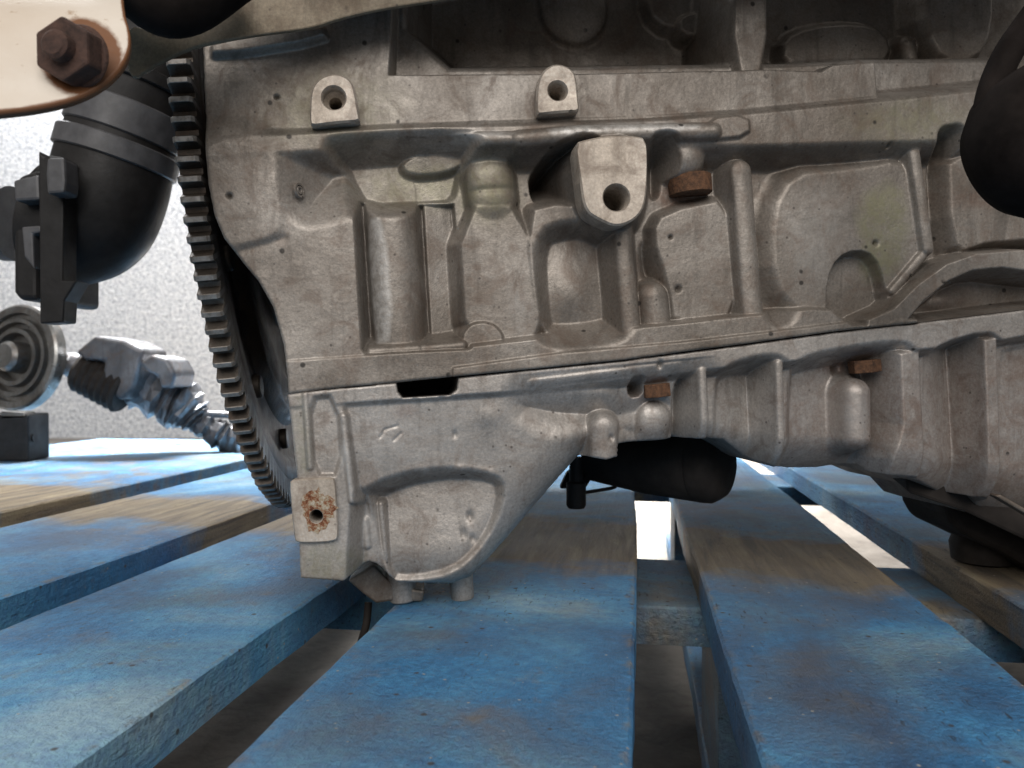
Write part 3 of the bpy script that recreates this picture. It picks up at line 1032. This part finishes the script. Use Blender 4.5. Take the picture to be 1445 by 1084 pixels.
PSIL = [(406, 556.8), (480, 547.8), (559, 540.8), (561, 553), (568, 562), (636, 558), (645, 550), (647, 533)] + [(u, v + (1.8 if 950 < u < 1200 else 0.7)) for (u, v) in SEAM[4:]] + \
       [(1640, 800), (1445, 742), (1412, 706), (1380, 706), (1336, 688), (1307, 676), (1260, 673), (1251, 663), (1202, 671), (1157, 671), (1112, 664), (1090, 655), (1041, 624), (1001, 620), (925, 626), (878, 630), (876, 646), (858, 650), (836, 647),
        (826, 648), (783, 697), (725, 766), (690, 806), (668, 828), (640, 838), (560, 836), (548, 824), (530, 806), (518, 802), (484, 820), (424, 816), (419, 672), (411, 600)]
pan = PN.build('oil_pan', 'pan', engine, PSIL, -95.0, edge=0.8, c=0)
tag(pan, 'pale grey cast oil pan with a scooped bowl and ribbed right half')

# rear half of the engine behind the wall that faces us
mb = MB()
rw = [L(u, v, -120) for (u, v) in ((420, 120), (1330, 60), (1330, 560), (1100, 590), (700, 600), (470, 590))]
rw = [(-70, 130), (235, 128), (235, -30), (-62, -48), (-70, -20)]
mb.prism([eng(x, -118, z) for (x, z) in rw], -EN * 270)
mb.build('rear_crankcase', 'block', engine, ER, bevel=6, seg=3)

# black filler added inside to stop light through the slot, standing for dark hollows
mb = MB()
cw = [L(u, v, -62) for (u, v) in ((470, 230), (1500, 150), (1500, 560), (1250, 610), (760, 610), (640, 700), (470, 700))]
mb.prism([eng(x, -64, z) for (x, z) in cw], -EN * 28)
mb.build('slot_light_blocker', 'void', engine, ER)

# machined pad with the rusty hole
pad = boss('flange_pad', [(408, 680), (412, 677), (468, 674), (473, 678), (478, 755), (474, 765), (420, 767), (415, 762)], (446, 729), 2.3, 2.2, 6, pan, cham=0.5, label='white flange pad with a rusty bolt hole')
mb = MB()
c0 = np.array(L(446, 724, 2.25)); n = 40
rs = np.random.default_rng(3)
ring1, ring2 = [], []
for i in range(n):
    a = 2 * math.pi * i / n
    ring1.append(eng(c0[0] + 2.45 * math.cos(a), 2.28, c0[1] - 1.2 + 2.6 * math.sin(a)))
    q = 6.6 + 0.9 * math.sin(3 * a + 1) + rs.normal() * 0.5
    ring2.append(eng(c0[0] + 0.9 + q * 0.86 * math.cos(a), 2.34, c0[1] + 1.0 + q * 1.1 * math.sin(a)))
mb.add(ring1 + ring2, [(i, (i + 1) % n, n + (i + 1) % n, n + i) for i in range(n)])

def rust_patch():
    m, nt, b = new_mat('flaking_rust')
    k = NT(nt)
    v = k.coord()
    nn = k.noise(v, 420, 6, 0.75)
    k.l(k.ramp(nn, [(0.36, (0.09, 0.03, 0.015)), (0.46, (0.26, 0.10, 0.045)), (0.54, (0.40, 0.32, 0.22)), (0.66, (0.60, 0.56, 0.48))]), b.inputs['Base Color'])
    b.inputs['Roughness'].default_value = 0.9
    k.l(k.bump(nn, 0.9, 0.0008), b.inputs['Normal'])
    return m
M['patch'] = rust_patch()
mb.build('rust_crust', 'patch', pan, ER, smooth=True)

# bolts under the rail, lugs and drain bolt under the pan
def hexhead(p, axis, r, hgt, mat, name, parent, washer=True, label=None):
    mb = MB()
    if washer:
        mb.lathe(np.asarray(p), axis, [(0, r * 1.22), (hgt * 0.22, r * 1.22)], 32)
    a, e1, e2 = frame(axis)
    pts = [np.asarray(p) + a * hgt * 0.2 + r * (math.cos(i * math.pi / 3) * e1 + math.sin(i * math.pi / 3) * e2) for i in range(6)]
    mb.prism(pts, a * hgt * 0.8)
    o = mb.build(name, mat, parent, ER, bevel=0.35)
    if label: o['label'] = label
    return o


hexhead(E(925, 537, -9.2), -EU, 5.6, 6.4, 'rust', 'pan_bolt', pan, washer=False, label='rusty bolt head under the pan rail at left')
hexhead(E(1219, 504, -10.0), -EU, 6.2, 6.2, 'rust', 'pan_bolt', pan, washer=False, label='rusty bolt head under the pan rail at right')
foot = on_z(652, 851, DECK)
mb = MB(); mb.lathe(foot + np.array([0, 5.0, 0.2]), EU, [(0, 4.0), (0.6, 4.6), (9, 5.0), (22, 5.6)], 36)
mb.build('pan_lug', 'pan', pan, ER, smooth=True)
mb = MB(); mb.lathe(E(569, 848, -34) , EU, [(0, 4.6), (0.6, 5.3), (6, 5.6), (16, 5.6)], 36)
mb.build('pan_lug', 'pan', pan, ER, smooth=True)
# dull lower flange of the bell housing beneath the pan
mb = MB()
fp = [(491, 820), (527, 797), (546, 818), (560, 828), (600, 834), (596, 850), (556, 848), (531, 852), (512, 838)]
mb.prism([E(u, v, -30) for (u, v) in fp], -EN * 60)
mb.build('bell_housing_flange', 'block', engine, ER, bevel=1.0)
mb = MB(); mb.tube(smooth_path([E(520, 850, -48), E(517, 880, -46), E(510, 905, -40)], 5), 1.6, 10)
mb.build('drain_hose', 'rubber', engine, ER, smooth=True)

# ---- flywheel with toothed ring
GX0, GX1, GH, GZ, GR = -113.0, -105.0, -156.0, 62.0, 155.0
fly = empty('flywheel', (0, 0, 0))
fly.parent = engine
fly.location = (0, 0, 0)
NTEETH = 141
vs, fs = [], []
prof = []
for i in range(NTEETH):
    a0 = 2 * math.pi * i / NTEETH
    w = 2 * math.pi / NTEETH
    for f, r in ((0.00, GR - 5.2), (0.28, GR - 5.2), (0.40, GR - 2.6), (0.48, GR - 0.3), (0.52, GR), (0.76, GR), (0.80, GR - 0.3), (0.88, GR - 2.6)):
        prof.append((a0 + f * w, r))
n = len(prof)
rt = np.random.default_rng(11)
jit = rt.normal(size=NTEETH) * 0.18
layers = [(GX0 + 0.9, 1.6), (GX0, 0.0)]
for (xx, red) in ((GX0, 1.0), (GX0 + 1.0, 0.0), (GX1 - 1.0, 0.0), (GX1, 1.0)):
    for q, (a, r) in enumerate(prof):
        tip = (r - (GR - 5.2)) / 5.2
        rr_ = r - red * tip * 1.0 + jit[q // 8] * tip
        vs.append(eng(xx, GH + rr_ * math.cos(a), GZ + rr_ * math.sin(a)))
for j in range(3):
    for i in range(n):
        k = (i + 1) % n
        fs.append((j * n + i, j * n + k, (j + 1) * n + k, (j + 1) * n + i))
for xx in (GX0, GX1):                               # inner edge of the ring
    for (a, r) in prof:
        vs.append(eng(xx, GH + (GR - 13) * math.cos(a), GZ + (GR - 13) * math.sin(a)))
for i in range(n):
    k = (i + 1) % n
    fs.append((i, 4 * n + i, 4 * n + k, k))
    fs.append((3 * n + i, 3 * n + k, 5 * n + k, 5 * n + i))
    fs.append((4 * n + i, 5 * n + i, 5 * n + k, 4 * n + k))
mb = MB(); mb.add(vs, fs)
rg = mb.build('ring_gear', 'steel', fly, ER)
att = rg.data.color_attributes.new('stain', 'FLOAT_COLOR', 'POINT')
wear = np.zeros((len(vs), 4), np.float32)
wear[:, 3] = 1
for q in range(4 * n):
    if prof[q % n][1] > GR - 0.05:
        wear[q, 2] = 0.55
att.data.foreach_set('color', wear.ravel())
rg['label'] = 'dark steel toothed ring at the left end of the engine'
mb = MB()
mb.lathe(eng(GX0 + 0.5, GH, GZ), EX, [(0, 40), (0, 141), (2.0, 142), (6.0, 142), (6.6, 141), (6.6, 132), (4.0, 128), (4.0, 112), (9.0, 106), (10.0, 92), (6.0, 84), (6.0, 60), (16.0, 52), (16.0, 40)], 140)
mb.build('flywheel_disc', 'flysteel', fly, ER, smooth=True)
for i in range(12):
    a = 2 * math.pi * i / 12 + 0.2
    mb = MB()
    mb.lathe(eng(GX0 + 4.3, GH + 120 * math.cos(a), GZ + 120 * math.sin(a)), EX, [(0, 5.2), (2.6, 5.2), (3.2, 4.5)], 20)
    mb.build('rivet', 'steel', fly, ER, smooth=True)

# ---- black filter canister under the pan
mb = MB()
c1 = at(1016, 656, 358.0); c2 = at(838, 648, 402.0)
axv = c2 - c1
Ln = np.linalg.norm(axv)
mb.lathe(c1, axv, [(-3.2, 3), (-3.0, 11), (-1.2, 14.6), (1.2, 16.2), (4, 17.6), (9, 17.6), (9.6, 17.0), (10.4, 17.4), (Ln * 0.55, 15.4), (Ln, 11.0), (Ln + 1, 10)], 56)
flt = mb.build('oil_filter', 'rubber', engine, ER, smooth=True)
flt['label'] = 'black tapered canister below the oil pan'
mb = MB()
q = at(813, 690, 395.0)
mb.lathe(q + np.array([0, 0, 16.0]), (0, 0, -1), [(0, 3.4), (12, 3.4), (13, 4.9), (24, 4.9), (25.5, 4.0)], 24)
mb.build('sensor_stub', 'plastic', engine, ER, smooth=True)
mb = MB(); mb.tube(smooth_path([at(820, 696, 396), at(845, 692, 396), at(866, 688, 396), at(872, 680, 397), at(868, 668, 398)], 5), 0.9, 8)
mb.build('sensor_wire', 'rubber', engine, ER, smooth=True)
mb = MB(); mb.prism([at(u, v, 402) for (u, v) in ((790, 690), (800, 668), (840, 640), (930, 618), (980, 640), (900, 684), (835, 676), (826, 690))], (0, 8, 0))
mb.build('filter_bracket', 'rubber', engine, ER, bevel=1.0)

# ---- dark compressor carrier below the right end
mb = MB()
mb.prism([at(u, v, 335) for (u, v) in ((1279, 676), (1330, 680), (1412, 700), (1660, 820), (1660, 880), (1445, 762), (1360, 722), (1282, 696))], (4, 34, 6))
cp = mb.build('carrier_plate', 'rubber', engine, ER, bevel=1.5)
mb = MB()
mb.prism([at(u, v, 318) for (u, v) in ((1404, 700), (1412, 698), (1660, 838), (1660, 850))], (0, 6, 0))
mb.build('carrier_edge', 'block', cp, ER, bevel=0.6)
fz = on_z(1370, 752, DECK)
mb = MB()
mb.lathe(np.array([at(1374, 740, 372)[0] + 14, 388.0, DECK + 0.2]), (0, 0, 1), [(0, 12), (1, 14), (9, 15), (12, 14), (20, 13)], 36)
mb.build('rubber_foot', 'rubber', engine, ER, smooth=True)
mb = MB()
mb.prism([at(u, v, 360) for (u, v) in ((1336, 706), (1660, 850), (1660, 930), (1420, 782), (1352, 750), (1340, 728))], (0, 46, 0))
mb.build('compressor_body', 'rubber', engine, ER, bevel=4.0, seg=3)

# ---- cream bracket with a rusty nut, close to the camera
def ring_plate(outline, centre, y_of, thick, name, mat, parent, extra, nr=36, rim=0.05):
    """pressed sheet metal: outline filled with rings round its middle, at depth y_of(u, v), with thickness"""
    o2 = chaikin(np.array(outline, float), 3)
    c = np.array(centre, float)
    n = len(o2)
    vs2, fs2, rust = [], [], []
    for r in range(nr + 1):
        f = max(r / nr, 0.002)
        for q in o2:
            u, v = c + (q - c) * f
            vs2.append(at(u, v, y_of(u, v)))
            rust.append(max(math.exp(-np.hypot(*((q - c) * (1 - f))) / 4.0), extra(u, v)))
    for r in range(nr):
        for i in range(n):
            k2 = (i + 1) % n
            fs2.append((r * n + i, r * n + k2, (r + 1) * n + k2, (r + 1) * n + i))
    me = bpy.data.meshes.new(name)
    me.from_pydata([tuple((p - ER) * MM) for p in vs2], [], fs2)
    for p in me.polygons: p.use_smooth = True
    a = me.color_attributes.new('stain', 'FLOAT_COLOR', 'POINT')
    for i, r in enumerate(rust): a.data[i].color = (0, r, 0, 1)
    me.materials.append(M[mat])
    o = bpy.data.objects.new(name, me)
    C.objects.link(o); o.parent = parent
    md = o.modifiers.new('thickness', 'SOLIDIFY'); md.thickness = thick * MM; md.offset = 0
    return o


br = ring_plate([(-120, 175), (0, 163), (60, 156), (118, 141), (162, 113), (183, 82), (186, 52), (174, 18), (172, -80), (-120, -80)], (60, 60),
                lambda u, v: 205 + 0.05 * (u - 80) - 0.10 * (v - 80) + (16 * ((38 - v) / 60.0) ** 2 if v < 38 else 0), 2.4, 'mount_bracket', 'cream', engine,
                lambda u, v: 1.15 * math.exp(-((math.hypot(u - 116, (v - 86) * 1.05) / 58) ** 6)))
tag(br, 'cream painted bracket with rusty edges at upper left')
bp = at(113, 82, 202)
nax = unit(at(105, 76, 190) - at(116, 84, 204))
mb = MB()
a_, e1, e2 = frame(unit(np.array([-0.12, -1, -0.05])))
mb.prism([bp + 7.9 * (math.cos(i * math.pi / 3 + 0.5) * e1 + math.sin(i * math.pi / 3 + 0.5) * e2) for i in range(6)], a_ * 7)
mb.lathe(bp, a_, [(0, 8.2), (1.4, 8.0)], 32)
nut = mb.build('bracket_nut', 'rustdark', br, ER, bevel=1.0)
nut['label'] = 'dark rusty hexagon nut on the cream bracket'
mb = MB(); mb.lathe(bp + a_ * 6.5 + e1 * 0.3, a_, [(0, 3.6), (3.4, 3.5), (4.2, 2.6)], 28)
mb.build('stud', 'rustdark', br, ER, smooth=True)
mb = MB()
hp = chaikin(np.array([(176, 34), (212, 42), (236, 54), (250, 30), (330, -6), (400, -80), (760, -80), (700, -14), (610, 2), (540, 12), (478, 26), (440, 40), (370, 48), (300, 60), (262, 70), (214, 94), (180, 118)], float), 2)
mb.prism([at(u, v, 262 + 0.03 * (u - 300)) for (u, v) in hp], (0, 2.0, 0))
hs = mb.build('heat_shield', 'shield', engine, ER, bevel=0.5)
tag(hs, 'tan sheet metal shield running along the top of the engine')
mb = MB(); mb.tube(smooth_path([at(160, -60, 236), at(215, 0, 240), at(262, 6, 244), at(330, -40, 248)], 6), 9.0, 22)
mb.build('coolant_hose', 'mountrubber', engine, ER, smooth=True)

# unseen manifold tube added above the frame to shade the upper block
mb = MB()
mb.tube([eng(-70, 40, 174), eng(-40, 44, 172), eng(40, 44, 168), eng(140, 40, 162), eng(262, 36, 154)], 50, 28)
mb.build('shade_tube', 'plastic', engine, ER, smooth=True)

# black rubber drum at upper right
mb = MB()
oc = at(1490, 192, 236)
mb.lathe(oc, (0.35, -0.90, 0.25), [(-20, 10), (-18, 17), (-12, 21.5), (-4, 23.2), (3, 22.6), (8, 19), (10, 14), (7, 11), (7, 3)], 64)
dr = mb.build('rubber_mount', 'mountrubber', engine, ER, smooth=True)
dr['label'] = 'dark rubber mount at upper right of the engine'
mb = MB(); mb.tube(smooth_path([at(1392, 190, 240), at(1398, 136, 241), at(1420, 80, 241), at(1454, 30, 239), at(1500, -30, 234)], 6), 4.2, 16)
mb.build('hose', 'mountrubber', dr, ER, smooth=True)

# ---- black plastic elbow with its flanged housing, left of the flywheel
YE = 470.0
k = YE / F
mb = MB()
path = smooth_path([at(74, 312, YE), at(106, 318, YE), at(134, 306, YE), at(152, 270, YE), at(164, 225, YE), at(182, 165, YE), at(204, 95, YE), at(228, 10, YE), at(250, -80, YE)], 7)
m_ = len(path)
rad = [k * np.interp(i / (m_ - 1), [0, 0.12, 0.3, 0.45, 0.52, 0.56, 1.0], [86, 84, 80, 78, 77, 74, 72]) for i in range(m_)]
mb.tube(path, rad, 40)
el = mb.build('intake_elbow', 'plastic', engine, ER, smooth=True)
el['label'] = 'black plastic intake elbow left of the toothed ring'
for (f, w, dr_, mt) in ((0.53, 14, 5, 'greyplastic'), (0.62, 22, 4, 'greyplastic'), (0.72, 9, 6, 'plastic')):
    i = int(f * (m_ - 1))
    tdir = unit(path[i + 1] - path[i - 1])
    mb = MB(); r0 = rad[i] + k * dr_
    mb.lathe(path[i] - tdir * k * w, tdir, [(0, r0 - 1), (0.8, r0), (2 * k * w - 0.8, r0), (2 * k * w, r0 - 1)], 40)
    mb.build('hose_clamp', mt, el, ER, smooth=True)
mb = MB()
mb.prism([at(u, v, YE - 48) for (u, v) in ((54, 212), (62, 222), (66, 219), (90, 222), (88, 396), (108, 396), (90, 425), (88, 455), (56, 457))], (0, 14, 0))
mb.build('elbow_flange', 'plastic', el, ER, bevel=1.2)
mb = MB()
mb.prism([at(u, v, YE - 58) for (u, v) in ((66, 222), (90, 222), (92, 256), (90, 272), (66, 274), (64, 246))], (0, 14, 0))
mb.build('flange_lug', 'greyplastic', el, ER, bevel=1.5)
mb = MB()
mb.prism([at(u, v, YE - 34) for (u, v) in ((18, 262), (26, 248), (54, 238), (54, 424), (26, 424), (18, 412))], (0, 66, 0))
hb = mb.build('throttle_housing', 'plastic', el, ER, bevel=3.0, seg=3)
mb = MB()
mb.prism([at(u, v, YE - 46) for (u, v) in ((18, 254), (54, 246), (56, 282), (20, 284))], (0, 16, 0))
mb.build('housing_clip', 'greyplastic', el, ER, bevel=1.5)
mb = MB()
mb.prism([at(u, v, YE - 48) for (u, v) in ((30, 320), (58, 318), (58, 328), (46, 330), (48, 380), (34, 362))], (0, 14, 0))
mb.build('housing_clip', 'greyplastic', el, ER, bevel=1.0)
mb = MB(); mb.lathe(at(20, 316, YE), (-1, 0, 0), [(0, k * 52), (k * 16, k * 52), (k * 22, k * 46), (k * 60, k * 44)], 36)
mb.build('throttle_neck', 'greyplastic', el, ER, smooth=True)

# ---------------------------------------------------------------- silver shaft and pulley lying behind, on the pallet
YS = 920.0
ks = YS / F
sbase = on_z(318, 640, DECK)
shaft = empty('drive_shaft', sbase)
tag(shaft, 'silver lobed metal shaft sloping down to the pallet behind the toothed ring', 'shaft')
SR = sbase


def sb(mb, name, mat, parent, **kw):
    return mb.build(name, mat, parent, SR, **kw)


mb = MB()
spine = [(84, 512), (100, 515), (112, 520), (140, 530), (170, 536), (196, 540), (222, 556), (244, 568), (256, 573), (268, 582), (276, 590), (284, 597), (300, 608), (318, 617), (340, 622)]
rads = [17, 17, 19, 30, 36, 36, 32, 38, 39, 34, 23, 19, 20, 21, 21]
pp = smooth_path([at(u, v, YS + (u - 84) * 0.12) for (u, v) in spine], 4)
rr2 = np.interp(np.linspace(0, 1, len(pp)), np.linspace(0, 1, len(rads)), rads) * ks
jr = np.random.default_rng(5)
mb.tube(pp, [r * (1 + 0.13 * jr.normal()) for r in rr2], 11)
for q in range(len(mb.v)):
    mb.v[q] = mb.v[q] + jr.normal(size=3) * 1.1
sh = sb(mb, 'shaft_body', 'silver', shaft, bevel=1.2, seg=2)
# angular lobes
mb = MB()
mb.prism([at(u, v, YS - 30) for (u, v) in ((104, 497), (133, 473), (176, 480), (203, 494), (196, 520), (188, 548), (170, 566), (140, 548), (146, 510), (118, 508))], (6, 52, 0))
sb(mb, 'counterweight', 'silver', shaft, bevel=5.0, seg=3)
mb = MB()
mb.prism([at(u, v, YS - 34) for (u, v) in ((196, 512), (214, 500), (236, 506), (247, 526), (242, 548), (226, 548), (222, 532), (206, 524))], (6, 46, 0))
sb(mb, 'counterweight', 'silver', shaft, bevel=4.0, seg=3)
mb = MB(); mb.lathe(at(106, 516, YS), unit(pp[6] - pp[0]), [(-5, 14 * ks), (-4, 18 * ks), (4, 18 * ks), (5, 14 * ks)], 32)
sb(mb, 'collar', 'silver', shaft, smooth=True)
mb = MB()
q0, q1 = at(112, 524, YS - 8), at(178, 552, YS - 8)
ln = np.linalg.norm(q1 - q0)
mb.lathe(q0, q1 - q0, [(ln * i / 14, (25 + (3.5 if i % 2 else 0) + 6 * i / 14) * ks) for i in range(15)], 36)
sb(mb, 'rubber_boot', 'rubber', shaft, smooth=True)
mb = MB(); mb.tube([at(284, 584, YS + 20), at(326, 586, YS + 30)], 5 * ks, 14)
sb(mb, 'stub_pipe', 'silver', shaft, smooth=True)
# grooved pulley on the end of the shaft
pax = unit(np.array([-0.30, -0.95, 0.10]))
pc = at(20, 504, YS - 18)
mb = MB()
R1 = 74 * ks
prf = [(-20, 8), (-20, R1 * 0.92), (-17, R1 * 1.0), (-13, R1 * 1.0)]
mb.lathe(pc, pax, [(-16, 10), (-16, R1 * 0.96), (-14, R1), (-2, R1), (0, R1 * 0.96), (0, R1 * 0.84), (-5, R1 * 0.82), (-5, R1 * 0.74), (1, R1 * 0.73), (1, R1 * 0.66), (-6, R1 * 0.64), (-6, R1 * 0.56), (2, R1 * 0.54), (2, R1 * 0.46), (-9, R1 * 0.42), (-9, R1 * 0.30), (10, R1 * 0.28), (14, R1 * 0.22)], 64)
sb(mb, 'pulley', 'greysteel', shaft, smooth=True)

blk = on_z(20, 652, DECK)
bo = blk + np.array([0, 6, 0])
mb = MB()
bw = blk[1] / F
c_ = on_z(12, 652, DECK)
mb.box(c_ + np.array([-10 * bw, 22, 34 * bw]), (36 * bw, 0, 0), (0, 20, 0), (0, 0, 33.5 * bw))
b1 = mb.build('bearing_block', 'plastic', None, c_, bevel=2.0)
tag(b1, 'black square block standing on the pallet under the grey pulley', 'block')
mb = MB(); mb.lathe(at(40, 618, c_[1] + 12), (1, 0, 0), [(0, 6), (3, 6), (3.5, 4.5), (7, 4.5)], 20)
mb.build('bolt_head', 'plastic', b1, c_, smooth=True)
mb = MB(); mb.prism([at(u, v, c_[1] + 2) for (u, v) in ((2, 580), (34, 582), (36, 590), (2, 592))], (0, 20, 0))
mb.build('block_cap', 'greysteel', b1, c_, bevel=1.0)
